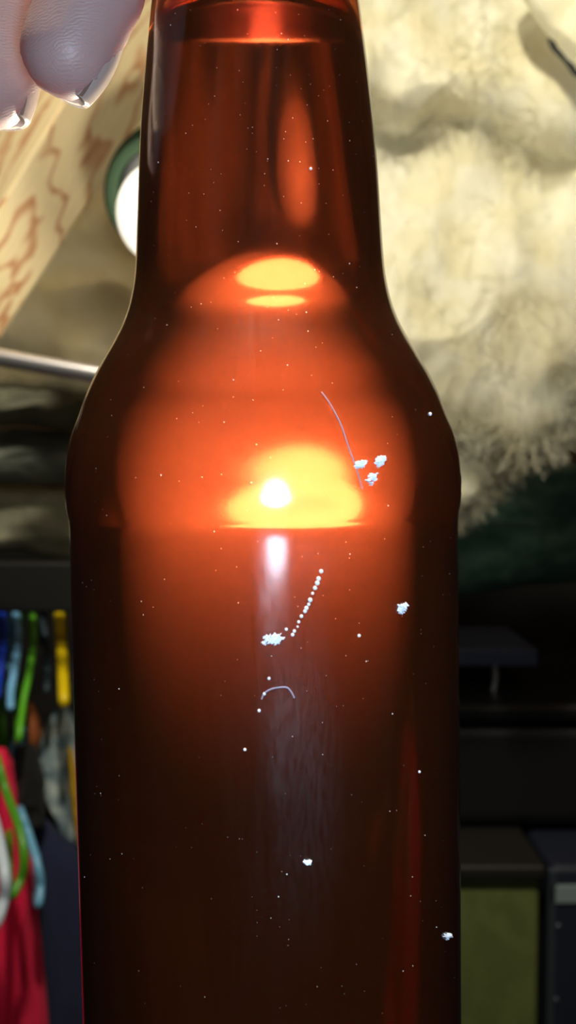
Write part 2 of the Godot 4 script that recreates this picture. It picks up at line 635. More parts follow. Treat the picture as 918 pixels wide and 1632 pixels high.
# ================================================================ the scene
func _ready() -> void:
	view = Basis(Vector3.RIGHT, deg_to_rad(PITCH))
	noise.seed = 7
	noise.frequency = 0.01
	noise.fractal_octaves = 3
	soft.seed = 21
	soft.frequency = 1.0
	soft.fractal_octaves = 2
	soft.fractal_gain = 0.35
	rng.seed = 4
	bottle_xf = Transform3D(Basis(Vector3.BACK, deg_to_rad(0.9)), AXIS) * Transform3D(Basis(), Vector3(0, -BASE, 0))

	# ---- camera, exposure
	var cam := Camera3D.new()
	cam.name = "camera"
	cam.transform = Transform3D(view, EYE)
	cam.near = 0.01
	cam.far = 30.0
	var lens := CameraAttributesPhysical.new()
	lens.frustum_focal_length = 24.0 / (2.0 * tan(deg_to_rad(30.0)))
	lens.exposure_aperture = 17.0
	lens.frustum_focus_distance = 0.124
	lens.frustum_near = 0.01
	lens.frustum_far = 30.0
	cam.attributes = lens
	add_child(cam)
	var env := Environment.new()
	env.background_mode = Environment.BG_COLOR
	env.background_color = Color.BLACK
	env.tonemap_mode = Environment.TONE_MAPPER_LINEAR
	env.tonemap_exposure = 1.0
	env.sdfgi_enabled = true
	env.ssao_enabled = true
	env.ssil_enabled = true
	var we := WorldEnvironment.new()
	we.name = "environment"
	we.environment = env
	add_child(we)

	# ---- light: the torch beside the lens; the bulbs carry their own lights
	var torch := OmniLight3D.new()
	torch.name = "torch"
	torch.position = EYE + view * Vector3(0.014, -0.009, 0.004)
	torch.light_color = Color(0.80, 0.90, 1.0)
	torch.light_energy = 0.0190
	torch.light_size = 0.018
	torch.omni_range = 8.0
	torch.omni_attenuation = 2.0
	torch.shadow_enabled = true
	add_child(torch)

	materials()
	room()
	roof_timber()
	insulation()
	lamps()
	clothes()
	storage()
	bottle()
	make_hand()

func materials() -> void:
	M.white_plastic = mat(Color(0.85, 0.87, 0.9), 0.3)
	M.black = mat(Color(0.03, 0.03, 0.035), 0.6)
	M.chrome = mat(Color(0.90, 0.91, 0.93), 0.22, 1.0)
	M.rod = mat(Color(0.92, 0.92, 0.94), 0.30, 0.95)
	M.batt = mottled(Color(0.84, 0.81, 0.67), Color(0.89, 0.88, 0.79), 0.012, 5.0, 1.0, 3)
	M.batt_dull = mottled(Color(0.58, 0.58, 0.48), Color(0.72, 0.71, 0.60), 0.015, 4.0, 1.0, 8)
	M.batt_tan = mottled(Color(0.90, 0.84, 0.64), Color(0.94, 0.90, 0.76), 0.015, 4.0, 1.0, 9)
	M.tarp = mottled(Color(0.28, 0.44, 0.36), Color(0.40, 0.54, 0.46), 0.02, 6.0, 0.8, 10)

func room() -> void:
	var dark := mottled(Color(0.13, 0.12, 0.12), Color(0.19, 0.18, 0.17), 0.02, 1.0, 0.9, 2)
	var boards := mottled(Color(0.35, 0.26, 0.18), Color(0.45, 0.34, 0.23), 0.02, 1.5, 0.9, 12)
	var conc := mottled(Color(0.25, 0.24, 0.23), Color(0.34, 0.33, 0.31), 0.02, 1.0, 0.9, 13)
	var b := func(s: Vector3) -> BoxMesh:
		var m := BoxMesh.new()
		m.size = s
		return m
	struct("floor", b.call(Vector3(3.0, 0.1, 3.6)), conc, Transform3D(Basis(), Vector3(0, -0.05, -0.45)))
	struct("wall_left", b.call(Vector3(0.1, 2.9, 3.6)), dark, Transform3D(Basis(), Vector3(-1.35, 1.4, -0.45)))
	struct("wall_right", b.call(Vector3(0.1, 2.9, 3.6)), dark, Transform3D(Basis(), Vector3(1.35, 1.4, -0.45)))
	struct("wall_back", b.call(Vector3(2.8, 2.9, 0.1)), dark, Transform3D(Basis(), Vector3(0, 1.4, -2.0)))
	struct("wall_front", b.call(Vector3(2.8, 2.9, 0.1)), dark, Transform3D(Basis(), Vector3(0, 1.4, 1.2)))
	struct("ceiling", b.call(Vector3(2.8, 0.08, 1.7)), boards, Transform3D(Basis(), Vector3(0, 2.72, 0.5)))
	# the underside of the roof slopes down to the back
	var lo := Vector3(0, 1.36, -2.05)
	var hi := Vector3(0, 2.75, -0.2)
	var slope := (hi - lo)
	var z := slope.normalized()
	var t := Transform3D(Basis(Vector3.RIGHT, z.cross(Vector3.RIGHT), z), (lo + hi) / 2)
	struct("ceiling_slope", b.call(Vector3(2.8, 0.06, slope.length() + 0.15)), boards, t)

func roof_timber() -> void:
	# a rafter that runs up to the right, its broad pale face to the bulb and its shaded side to the left
	var a := at(-95, 590, 0.66)
	var b := at(330, -80, 0.56)
	var along := (b - a).normalized()
	var look := (EYE - (a + b) / 2).normalized()
	var side := along.cross(look).normalized()      # to the right of the face
	var out := side.cross(along).normalized()
	if out.dot(look) < 0: out = -out
	if side.x < 0: side = -side
	var turned := (out * cos(0.42) + side * sin(0.42)).normalized()
	var across := along.cross(turned).normalized()
	if across.x < 0: across = -across
	var o := thing("rafter", "pale knotty wooden rafter running diagonally up behind the fingers, left side in shade", "rafter", (a + b) / 2)
	var box := ArrayMesh.new()
	# own mesh with uvs along the grain: a chamfered bar
	var w := 0.0262
	var deep := 0.10
	var c := 0.002
	var section := [Vector2(-w + c, 0), Vector2(w - c, 0), Vector2(w, -c), Vector2(w, -deep), Vector2(-w, -deep), Vector2(-w, -c)]
	var p := PackedVector3Array()
	var n := PackedVector3Array()
	var uv := PackedVector2Array()
	var idx := PackedInt32Array()
	var half := (b - a).length() / 2
	var run := 0.0
	for i in 6:
		var q: Vector2 = section[i]
		var r: Vector2 = section[(i + 1) % 6]
		var nn := Vector2(-(r - q).y, (r - q).x).normalized()
		var k := p.size()
		for e in [[q, -half, run], [r, -half, run + q.distance_to(r)], [q, half, run], [r, half, run + q.distance_to(r)]]:
			p.append(across * e[0].x + turned * e[0].y + along * e[1])
			n.append((across * nn.x + turned * nn.y).normalized())
			uv.append(Vector2(e[2] * 5.0 + 0.3, e[1] * 1.1 + 0.1))
		idx.append_array([k, k + 1, k + 2, k + 1, k + 3, k + 2])
		run += q.distance_to(r)
	for s in [-1.0, 1.0]:
		var k := p.size()
		for i in 6:
			p.append(across * section[i].x + turned * section[i].y + along * half * s)
			n.append(along * s)
			uv.append(section[i] * 8.0)
		for i in 4: idx.append_array([k, k + i + 1, k + i + 2])
	var wood := mat(Color.WHITE, 0.65)
	wood.albedo_texture = wood_image()
	obj("timber", build(p, n, uv, idx), wood, o)
	# a nail head in the shaded side, below the fingertips
	var nail := lathe([smooth_profile([Vector2(0.0, 0.002), Vector2(0.002, 0.0018), Vector2(0.0032, 0.001), Vector2(0.0033, 0.0)], 0.0005)], 20)
	var head := obj("nail_head", nail, mat(Color(0.12, 0.12, 0.15), 0.4, 0.8), o)
	var spot := at(60, 163, 0.63) - o.position
	spot = spot - across * spot.dot(across) - across * w
	head.transform = Transform3D(Basis(turned, -across, turned.cross(-across)), spot)
	M.rafter = {"across": across, "out": turned, "along": along, "mid": o.position}
	# the chrome rod under it
	var rod := thing("clothes_rod", "thin shiny chrome rod crossing left of the bottle shoulder under the rafter", "rod", at(-60, 559.5, 0.62))
	var r0 := at(-330, 513, 0.62) - rod.position
	var r1 := at(600, 674, 0.62) - rod.position
	obj("bar", tube(PackedVector3Array([r0, r0.lerp(r1, 0.5), r1]), 0.0062, 32), M.rod, rod)
	var cap := (r1 - r0).normalized()
	obj("end_cap", tube(PackedVector3Array([r1 - cap * 0.004, r1 + cap * 0.006]), 0.0075, 24), M.black, rod)

func fuzz(batt: MeshInstance3D, count: int, rim_share: float, rings: int, around: int) -> void:
	# loose glass fibres that stand off the surface and hang from the rim
	var arr := batt.mesh.surface_get_arrays(0)
	var p: PackedVector3Array = arr[Mesh.ARRAY_VERTEX]
	var n: PackedVector3Array = arr[Mesh.ARRAY_NORMAL]
	var path := []
	for i in 6: path.append(Vector3(0.12 * sin(i * 1.1), 0.2 * i, 0.1 * cos(i * 0.9)))
	var mm := MultiMesh.new()
	mm.transform_format = MultiMesh.TRANSFORM_3D
	mm.mesh = tube(PackedVector3Array(path), 0.009, 4)
	mm.instance_count = count
	for k in count:
		var ring := rings - int(pow(rng.randf(), 2.0) * rings * (0.25 if rng.randf() < rim_share else 1.0))
		var v := clampi(ring, 2, rings) * around + rng.randi_range(0, around - 1)
		var d := (n[v] * 0.6 + Vector3(rng.randf_range(-1, 1), rng.randf_range(-1.2, 0.7), rng.randf_range(-0.6, 0.6))).normalized()
		var x := d.cross(Vector3(rng.randf() - 0.5, rng.randf() - 0.5, rng.randf() - 0.5).normalized()).normalized()
		var s := rng.randf_range(0.009, 0.024)
		mm.set_instance_transform(k, Transform3D(Basis(x, d, x.cross(d)).scaled(Vector3.ONE * s), p[v] - n[v] * 0.001))
	var o := MultiMeshInstance3D.new()
	o.name = "loose_fibres"
	o.multimesh = mm
	o.material_override = batt.material_override
	o.set_meta("kind", "stuff")
	batt.add_child(o, true)

func insulation() -> void:
	var o: Node3D
	o = obj("insulation_batt", pillow([Vector2(430, -160), Vector2(700, -200), Vector2(1000, -160), Vector2(1040, 130), Vector2(1000, 262), Vector2(920, 272), Vector2(850, 250), Vector2(790, 214), Vector2(740, 198), Vector2(700, 197), Vector2(668, 206), Vector2(642, 222), Vector2(612, 210), Vector2(560, 170), Vector2(470, 130)], 0.67, 0.68, 0.035, 0.13, 0.012, Vector3(1, 0.7, 1), 9.0, 0.4, 60, 220, 0.3), M.batt)
	fuzz(o, 3500, 0.6, 60, 220)
	tag(o, "upper batt of fluffy yellow insulation right of the bottle neck, lip overhanging the next batt", "insulation")
	o = obj("insulation_batt", pillow([Vector2(440, 120), Vector2(640, 150), Vector2(860, 170), Vector2(1030, 200), Vector2(1060, 420), Vector2(1000, 560), Vector2(925, 640), Vector2(895, 690), Vector2(862, 726), Vector2(838, 738), Vector2(806, 722), Vector2(770, 706), Vector2(742, 692), Vector2(712, 672), Vector2(640, 640), Vector2(540, 560), Vector2(450, 380)], 0.72, 0.70, 0.05, 0.14, 0.013, Vector3(1, 0.6, 1), 14.0, 0.4, 70, 240, 1.7), M.batt)
	fuzz(o, 6000, 0.7, 70, 240)
	tag(o, "large bulging pale yellow insulation batt right of the bottle shoulder, ragged at its lower end", "insulation")
	o = thing("insulation_offcut", "torn corner piece of insulation with dark backing at the upper right edge of the picture", "insulation")
	obj("fluff", pillow([Vector2(822, -30), Vector2(880, -80), Vector2(1010, -60), Vector2(1030, 160), Vector2(960, 140), Vector2(925, 112), Vector2(900, 84), Vector2(872, 56), Vector2(845, 20)], 0.618, 0.618, 0.012, 0.09, 0.008, Vector3.ONE, 5.0, 0.4, 40, 140, 2.9), M.batt, o)
	obj("backing", pillow([Vector2(872, 62), Vector2(886, 66), Vector2(905, 84), Vector2(940, 116), Vector2(980, 150), Vector2(985, 172), Vector2(950, 150), Vector2(915, 118), Vector2(900, 100), Vector2(878, 78)], 0.624, 0.624, 0.006, 0.05, 0.002, Vector3.ONE, 4.0, 0.4, 24, 100, 3.3), mat(Color(0.16, 0.17, 0.2), 0.7), o)
	o = obj("insulation_tuft", pillow([Vector2(690, 700), Vector2(740, 716), Vector2(776, 724), Vector2(800, 744), Vector2(803, 760), Vector2(780, 772), Vector2(758, 796), Vector2(738, 812), Vector2(700, 820), Vector2(660, 780)], 0.74, 0.74, 0.025, 0.08, 0.008, Vector3.ONE, 5.0, 0.4, 36, 130, 4.1), M.batt)
	fuzz(o, 1200, 0.7, 36, 130)
	tag(o, "small pale tuft of insulation peeking out at the right edge of the bottle's widest part", "insulation")
	o = obj("insulation_batt", pillow([Vector2(-60, 470), Vector2(60, 380), Vector2(140, 250), Vector2(250, 180), Vector2(420, 260), Vector2(480, 480), Vector2(430, 640), Vector2(200, 640), Vector2(60, 625), Vector2(-70, 610)], 0.74, 0.80, 0.05, 0.14, 0.014, Vector3(0.8, 1, 1), 8.0, 0.4, 50, 180, 5.2), M.batt_tan)
	tag(o, "tan insulation in the gap between rafter and bottle, above the chrome rod", "insulation")
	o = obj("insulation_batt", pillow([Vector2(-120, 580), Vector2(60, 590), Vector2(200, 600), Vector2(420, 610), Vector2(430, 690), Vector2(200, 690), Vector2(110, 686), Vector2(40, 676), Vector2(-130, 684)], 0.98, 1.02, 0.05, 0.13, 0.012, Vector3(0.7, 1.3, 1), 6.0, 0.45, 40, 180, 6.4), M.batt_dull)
	tag(o, "dull olive roll of insulation just under the chrome rod, left of the bottle", "insulation")
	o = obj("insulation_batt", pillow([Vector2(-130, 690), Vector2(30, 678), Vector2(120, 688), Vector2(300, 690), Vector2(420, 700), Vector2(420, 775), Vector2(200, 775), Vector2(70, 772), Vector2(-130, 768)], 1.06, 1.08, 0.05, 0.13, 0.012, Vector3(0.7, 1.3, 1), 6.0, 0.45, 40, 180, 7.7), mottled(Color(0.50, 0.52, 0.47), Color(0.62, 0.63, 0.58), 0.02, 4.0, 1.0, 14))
	tag(o, "grey roll of insulation, middle one of three stacked left of the bottle's shoulder", "insulation")
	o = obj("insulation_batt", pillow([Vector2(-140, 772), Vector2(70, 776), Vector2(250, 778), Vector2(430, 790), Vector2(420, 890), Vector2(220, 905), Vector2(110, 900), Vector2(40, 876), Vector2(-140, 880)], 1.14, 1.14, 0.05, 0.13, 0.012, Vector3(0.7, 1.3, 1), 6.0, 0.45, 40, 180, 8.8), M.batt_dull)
	tag(o, "dim olive roll of insulation lowest of the three left of the bottle, above the clothes", "insulation")
	o = obj("green_tarp", pillow([Vector2(420, 740), Vector2(600, 735), Vector2(790, 742), Vector2(850, 744), Vector2(1010, 730), Vector2(1040, 900), Vector2(960, 930), Vector2(840, 930), Vector2(700, 960), Vector2(430, 950)], 1.0, 1.1, 0.04, 0.15, 0.012, Vector3(0.6, 1.4, 1), 4.0, 0.5, 46, 170, 9.9), M.tarp)
	tag(o, "dark green folded sheet in the shadow right of the bottle, below the insulation tufts", "sheet")

func light_at(o: Node3D, where: Vector3, energy: float, size: float, c: Color) -> void:
	var l := OmniLight3D.new()
	l.name = "light"
	o.add_child(l)
	l.position = where
	l.light_energy = energy
	l.light_size = size
	l.light_color = c
	l.omni_range = 8.0
	l.omni_attenuation = 2.0
	l.shadow_enabled = true

func lamps() -> void:
	var warm := Color(1.0, 0.965, 0.88)
	var glow := func(k: float) -> StandardMaterial3D:
		var m := mat(Color(0.95, 0.95, 0.93), 0.4)
		m.emission_enabled = true
		m.emission = warm
		m.emission_energy_multiplier = k
		return m
	# the round bulb in its green holder on the rafter, half hidden by the neck
	var c := at(268, 342, 0.50)
	var o := thing("ceiling_lamp", "round white bulb in a dark green holder, half hidden by the bottle neck", "lamp", c)
	var up := (view * Vector3(-0.04, 0.62, -0.78)).normalized()      # from crown to socket
	var x := up.cross(Vector3.BACK).normalized()
	var turn := Basis(x, up, x.cross(up))
	var bulb := obj("bulb", bulb_mesh(0.0287), glow.call(1.2), o)
	bulb.basis = turn
	var sb := obj("screw_base", screw_base(0.0287, 0.0287 * 1.68, 0.0287 * 2.5), M.chrome, o)
	sb.basis = turn
	var hold := lathe([smooth_profile([Vector2(0.0, 0.088), Vector2(0.02, 0.086), Vector2(0.034, 0.079), Vector2(0.0400, 0.064), Vector2(0.0412, 0.050), Vector2(0.0440, 0.040), Vector2(0.0442, 0.026), Vector2(0.0432, 0.0245), Vector2(0.0372, 0.0245), Vector2(0.0355, 0.026), Vector2(0.0355, 0.050), Vector2(0.0335, 0.068), Vector2(0.015, 0.078), Vector2(0.0, 0.079)], 0.002)], 72)
	var green := mat(Color(0.09, 0.13, 0.09), 0.85)
	green.metallic_specular = 0.12
	var shell := obj("holder", hold, green, o)
	shell.basis = turn * Basis().scaled(Vector3(0.88, 1, 0.88))
	var inner := obj("socket", lathe([smooth_profile([Vector2(0.0145, 0.030), Vector2(0.036, 0.032), Vector2(0.0370, 0.036), Vector2(0.036, 0.052), Vector2(0.030, 0.064), Vector2(0.0145, 0.072), Vector2(0.0145, 0.030)], 0.002)], 64), M.black, o)
	inner.basis = turn * Basis().scaled(Vector3(0.83, 1, 0.83))
	light_at(o, turn * Vector3(0, -0.015, 0), 0.026, 0.012, warm)
	# a second bulb higher up, a sliver of it between finger and neck
	var c2 := at(285, -2, 0.60)
	o = thing("ceiling_lamp", "white bulb glaring through the gap between the index finger and the bottle neck", "lamp", c2)
	bulb = obj("bulb", bulb_mesh(0.024), glow.call(2.0), o)
	bulb.basis = turn
	sb = obj("screw_base", screw_base(0.024, 0.024 * 1.68, 0.024 * 2.5), M.chrome, o)
	sb.basis = turn
	light_at(o, Vector3.ZERO, 0.026, 0.022, warm)
	# the lamp behind the bottle: a bulb before an oval grey housing and a bare one over it; seen as the orange blaze through the glass
	var c3 := at(394, 750, 0.30)
	var c4 := at(380, 585, 0.30)
	o = thing("standing_lamp", "oval grey lamp right behind the bottle, blazing orange through its neck and shoulder", "lamp", Vector3(c3.x, 0, c3.z - 0.027))
	light_bulb(o, Vector3(0, c3.y, 0.027), 0.0046, Basis(Vector3.RIGHT, -PI / 2), glow.call(300.0), warm, 0.013)
	light_bulb(o, Vector3(c4.x - c3.x, c4.y, 0.027), 0.0165, Basis(Vector3.RIGHT, -PI / 2), glow.call(100.0), warm, 0.008)
	var hull := []
	for i in 18:
		var t := i * 0.0405
		hull.append(Vector2(0.10 * sin(t), 0.10 * (cos(t) - 1.0)))
	hull.append_array([Vector2(0.0645, -0.0235), Vector2(0.0635, -0.027), Vector2(0.056, -0.031), Vector2(0.02, -0.036), Vector2(0.0, -0.036)])
	var upward := PackedVector2Array()
	for i in hull.size(): upward.append(hull[hull.size() - 1 - i])
	var housing := obj("housing", lathe([upward], 72), mat(Color(0.69, 0.67, 0.65), 0.85), o)
	housing.transform = Transform3D(Basis(Vector3.RIGHT, PI / 2).scaled(Vector3(1, 1.7, 1)), Vector3(0, c3.y - 0.045, 0))
	obj("pole", tube(PackedVector3Array([Vector3(0, 0.02, -0.042), Vector3(0, c4.y + 0.02, -0.042)]), 0.006, 20), M.black, o)
	obj("foot", lathe([smooth_profile([Vector2(0.10, 0.0), Vector2(0.10, 0.012), Vector2(0.092, 0.02), Vector2(0.02, 0.028), Vector2(0.008, 0.04)], 0.004)], 48), M.black, o)

	# the room's own bulb, hanging overhead just outside the picture
	var c5 := Vector3(0.0, 2.32, -0.03)
	o = thing("pendant_lamp", "bare bulb on a cord hanging overhead, above the top of the picture", "lamp", c5)
	light_bulb(o, Vector3.ZERO, 0.030, Basis(), glow.call(260.0), warm, 0.40)
	obj("cord", tube(PackedVector3Array([Vector3(0, 0.07, 0), Vector3(0, 0.2, 0), Vector3(0, 0.36, 0)]), 0.003, 10), M.black, o)

func light_bulb(o: Node3D, where: Vector3, r: float, turn: Basis, m: Material, c: Color, energy: float) -> void:
	var bulb := obj("bulb", bulb_mesh(r), m, o)
	bulb.transform = Transform3D(turn, where)
	var sb := obj("screw_base", screw_base(r, r * 1.68, r * 2.5), M.chrome, o)
	sb.transform = bulb.transform
	light_at(o, where, energy, r * 0.9, c)

func clothes() -> void:
	var g := "plastic hangers at the left"
	var cloth := func(c: Color, f := 0.05) -> StandardMaterial3D:
		var m := mat(c, 0.95)
		m.heightmap_enabled = true
		m.heightmap_texture = noise_tex(0.2, 2, 31, 128)
		m.heightmap_scale = f
		m.uv1_triplanar = true
		m.uv1_scale = Vector3.ONE * 40.0
		m.rim_enabled = true
		m.rim = 0.3
		return m
	var plastic := func(c: Color) -> StandardMaterial3D: return mat(c, 0.35)
	# the dark rail that the hangers hang from
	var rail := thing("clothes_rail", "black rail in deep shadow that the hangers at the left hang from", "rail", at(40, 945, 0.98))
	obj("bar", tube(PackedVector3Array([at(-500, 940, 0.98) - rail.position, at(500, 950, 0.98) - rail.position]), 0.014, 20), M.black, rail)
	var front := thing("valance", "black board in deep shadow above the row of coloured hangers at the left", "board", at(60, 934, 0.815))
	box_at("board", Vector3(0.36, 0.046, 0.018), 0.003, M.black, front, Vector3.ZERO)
	# the back row, seen from the near ends
	hanger("plastic_hanger", "deep blue hanger at the very edge left of the pale blue one", [Vector2(2, 976), Vector2(7, 1000), Vector2(4, 1040), Vector2(-2, 1085), Vector2(-6, 1110)], 0.9, 0.84, 0.8, 0.0032, plastic.call(Color(0.08, 0.25, 0.80)), 0.3, g)
	hanger("plastic_hanger", "pale blue hanger between the deep blue and the green one", [Vector2(24, 976), Vector2(29, 1010), Vector2(24, 1060), Vector2(17, 1102), Vector2(17, 1128)], 0.9, 0.84, 0.8, 0.0037, plastic.call(Color(0.50, 0.76, 0.95)), 0.3, g)
	hanger("plastic_hanger", "grass green hanger above the brown strap, bent like a bow", [Vector2(52, 982), Vector2(54, 1020), Vector2(46, 1075), Vector2(37, 1120), Vector2(29, 1180)], 0.9, 0.84, 0.8, 0.0032, plastic.call(Color(0.38, 0.72, 0.16)), 0.3, g)
	hanger("plastic_hanger", "dark grey hanger between the green and the yellow one", [Vector2(66, 988), Vector2(74, 1022), Vector2(76, 1060), Vector2(74, 1102)], 0.93, 0.88, 0.84, 0.0032, plastic.call(Color(0.20, 0.26, 0.30)), 0.3, g)
	hanger("plastic_hanger", "bright yellow hanger beside the bottle, above the grey patterned garment", [Vector2(94, 979), Vector2(97, 1020), Vector2(100, 1070), Vector2(102, 1120)], 0.9, 0.84, 0.8, 0.0052, plastic.call(Color(0.92, 0.80, 0.05)), 0.3, g)
	# the front row
	hanger("plastic_hanger", "green hanger in front of the red garment, its rounded end curving down", [Vector2(-6, 1205), Vector2(10, 1262), Vector2(30, 1318), Vector2(38, 1362), Vector2(34, 1398), Vector2(16, 1424)], 0.76, 0.70, 0.70, 0.0036, plastic.call(Color(0.30, 0.58, 0.10)), 0.28, g)
	hanger("plastic_hanger", "white hanger cut by the left edge in front of the red garment", [Vector2(-22, 1270), Vector2(-4, 1330), Vector2(7, 1390), Vector2(7, 1430), Vector2(-12, 1475)], 0.70, 0.64, 0.64, 0.0042, plastic.call(Color(0.78, 0.84, 0.90)), 0.28, g)
	hanger("plastic_hanger", "light blue hanger end poking out between the red and the navy garment", [Vector2(32, 1290), Vector2(46, 1330), Vector2(60, 1378), Vector2(65, 1410), Vector2(60, 1440)], 0.80, 0.76, 0.76, 0.0036, plastic.call(Color(0.45, 0.70, 0.85)), 0.28, g)
	# garments
	var o: Node3D
	o = obj("garment", pillow([Vector2(-60, 1210), Vector2(0, 1186), Vector2(16, 1196), Vector2(26, 1240), Vector2(40, 1300), Vector2(52, 1370), Vector2(60, 1440), Vector2(70, 1540), Vector2(80, 1680), Vector2(84, 1900), Vector2(-160, 1900), Vector2(-140, 1400)], 0.84, 0.82, 0.03, 0.05, 0.007, Vector3(1.6, 0.10, 1.6), 2.0, 0.35, 50, 200, 1.1), cloth.call(Color(0.95, 0.09, 0.30)))
	tag(o, "crimson garment hanging at the left edge behind the white and green hangers", "clothing")
	o = obj("garment", pillow([Vector2(40, 1296), Vector2(72, 1302), Vector2(100, 1330), Vector2(140, 1360), Vector2(230, 1390), Vector2(260, 1900), Vector2(84, 1900), Vector2(76, 1640), Vector2(66, 1500), Vector2(58, 1400)], 0.88, 0.86, 0.03, 0.06, 0.006, Vector3(1.3, 0.12, 1.3), 2.0, 0.35, 50, 200, 2.2), cloth.call(Color(0.10, 0.13, 0.25)))
	tag(o, "navy garment hanging between the crimson one and the bottle", "clothing")
	o = obj("garment", pillow([Vector2(98, 1122), Vector2(112, 1130), Vector2(126, 1180), Vector2(170, 1260), Vector2(170, 1400), Vector2(118, 1356), Vector2(96, 1320), Vector2(74, 1268), Vector2(60, 1214), Vector2(64, 1172), Vector2(80, 1142)], 0.92, 0.90, 0.02, 0.05, 0.006, Vector3(1.4, 0.5, 1.4), 2.0, 0.4, 40, 160, 3.4), mottled(Color(0.42, 0.54, 0.60), Color(0.78, 0.83, 0.80), 0.02, 7.0, 0.95, 40))
	tag(o, "pale grey patterned garment under the yellow hanger, above the navy one", "clothing")
	o = obj("garment", pillow([Vector2(108, 1186), Vector2(116, 1192), Vector2(126, 1260), Vector2(160, 1330), Vector2(170, 1420), Vector2(126, 1350), Vector2(115, 1280)], 0.885, 0.875, 0.012, 0.05, 0.003, Vector3.ONE, 1.0, 0.4, 30, 120, 4.4), cloth.call(Color(0.78, 0.62, 0.06)))
	tag(o, "mustard yellow edge of cloth between the pale grey garment and the bottle", "clothing")
	o = obj("garment", pillow([Vector2(24, 1190), Vector2(56, 1186), Vector2(70, 1240), Vector2(74, 1290), Vector2(70, 1318), Vector2(40, 1312), Vector2(26, 1250)], 0.86, 0.84, 0.02, 0.04, 0.006, Vector3.ONE, 3.0, 0.4, 36, 130, 5.5), cloth.call(Color(0.035, 0.035, 0.045)))
	tag(o, "black crumpled garment between the crimson one and the pale grey one", "clothing")
	o = obj("strap", pillow([Vector2(45, 1120), Vector2(52, 1118), Vector2(64, 1150), Vector2(67, 1172), Vector2(60, 1198), Vector2(50, 1196), Vector2(46, 1160)], 0.88, 0.88, 0.012, 0.05, 0.002, Vector3.ONE, 0.5, 0.45, 24, 90, 6.6), mat(Color(0.60, 0.33, 0.16), 0.6))
	tag(o, "brown strap hanging under the grass green hanger", "strap")

func storage() -> void:
	# the olive cabinet and what stands on and beside it, low at the right
	var d := 0.86
	var left := at(600, 1385, d)
	var right := at(862, 1395, d)
	var top := at(800, 1372, d).y
	var wide := right.x - left.x
	var o := thing("storage_cabinet", "plain olive green cabinet standing at the lower right beside the bottle", "cabinet", Vector3((left.x + right.x) / 2, 0, at(800, 1380, d).z - 0.16))
	var olive := mottled(Color(0.36, 0.40, 0.20), Color(0.40, 0.44, 0.23), 0.03, 3.0, 0.7, 50)
	box_at("body", Vector3(wide, top - 0.014, 0.32), 0.006, olive, o, Vector3(0, (top - 0.014) / 2, 0))
	var lid := box_at("lid", Vector3(wide + 0.004, 0.014, 0.335), 0.004, mat(Color(0.10, 0.09, 0.07), 0.6), o, Vector3(0, top - 0.007, 0.004))
	lid.rotation.z = 0.0
	# dark case with a metal edge, rivets and a blank plate
	var cw := 0.22
	var cl := at(866, 1385, d)
	var ctop := at(900, 1381, d).y
	var navy := mat(Color(0.10, 0.12, 0.18), 0.6)
	o = thing("equipment_case", "tall dark blue case with rivets and a grey plate at the lower right corner", "case", Vector3(cl.x + cw / 2 + 0.008, 0, cl.z - 0.15))
	box_at("body", Vector3(cw, ctop, 0.30), 0.008, navy, o, Vector3(0, ctop / 2, 0))
	box_at("edge_strip", Vector3(0.008, ctop - 0.004, 0.008), 0.002, mat(Color(0.30, 0.34, 0.38), 0.4, 0.6), o, Vector3(-cw / 2 + 0.001, ctop / 2, 0.149))
	var plate := at(905, 1425, d) - o.position
	box_at("plate", Vector3(0.034, 0.0175, 0.004), 0.001, mat(Color(0.50, 0.56, 0.57), 0.6), o, Vector3(plate.x, plate.y, 0.151))
	var rivet := lathe([smooth_profile([Vector2(0.0036, 0.0), Vector2(0.0032, 0.0012), Vector2(0.0018, 0.0021), Vector2(0.0, 0.0024)], 0.0006)], 18)
	for q in [Vector2(880, 1457), Vector2(892, 1480), Vector2(890, 1602), Vector2(884, 1548)]:
		var w: Vector3 = at(q.x, q.y, d) - o.position
		var r := obj("rivet", rivet, mat(Color(0.34, 0.37, 0.42), 0.35, 0.7), o)
		r.transform = Transform3D(Basis(Vector3.RIGHT, PI / 2), Vector3(w.x, w.y, 0.1495))
	# black bin on the cabinet
	var bin_top := at(820, 1120, 0.92).y
	o = thing("storage_bin", "black storage bin on top of the olive cabinet, almost lost in shadow", "bin", Vector3(at(830, 1300, 0.92).x, top, at(830, 1300, 0.95).z - 0.1))
	box_at("body", Vector3(0.30, bin_top - top - 0.02, 0.24), 0.02, mat(Color(0.035, 0.037, 0.045), 0.55), o, Vector3(0, (bin_top - top - 0.02) / 2, 0))
	box_at("lid", Vector3(0.32, 0.02, 0.26), 0.008, mat(Color(0.04, 0.042, 0.05), 0.5), o, Vector3(0, bin_top - top - 0.01, 0))
	# shelf board with a chrome hook under it
	var s := at(770, 1046, 1.0)
	o = thing("shelf", "dark slate shelf board in the gloom right of the bottle", "shelf", s)
	box_at("board", Vector3(0.16, 0.02, 0.14), 0.003, mat(Color(0.30, 0.34, 0.44), 0.6), o, Vector3(-0.02, 0, -0.06))
	o = thing("hook", "curved chrome hook hanging below the slate shelf board right of the bottle", "hook", at(785, 1066, 0.97))
	var pts := []
	for q in [Vector2(789, 1060), Vector2(790, 1082), Vector2(786, 1104), Vector2(779, 1122), Vector2(773, 1134), Vector2(765, 1130)]: pts.append(at(q.x, q.y, 0.97) - o.position)
	obj("shank", tube(curve(pts, 6), 0.0034, 14, false, true), M.rod, o)

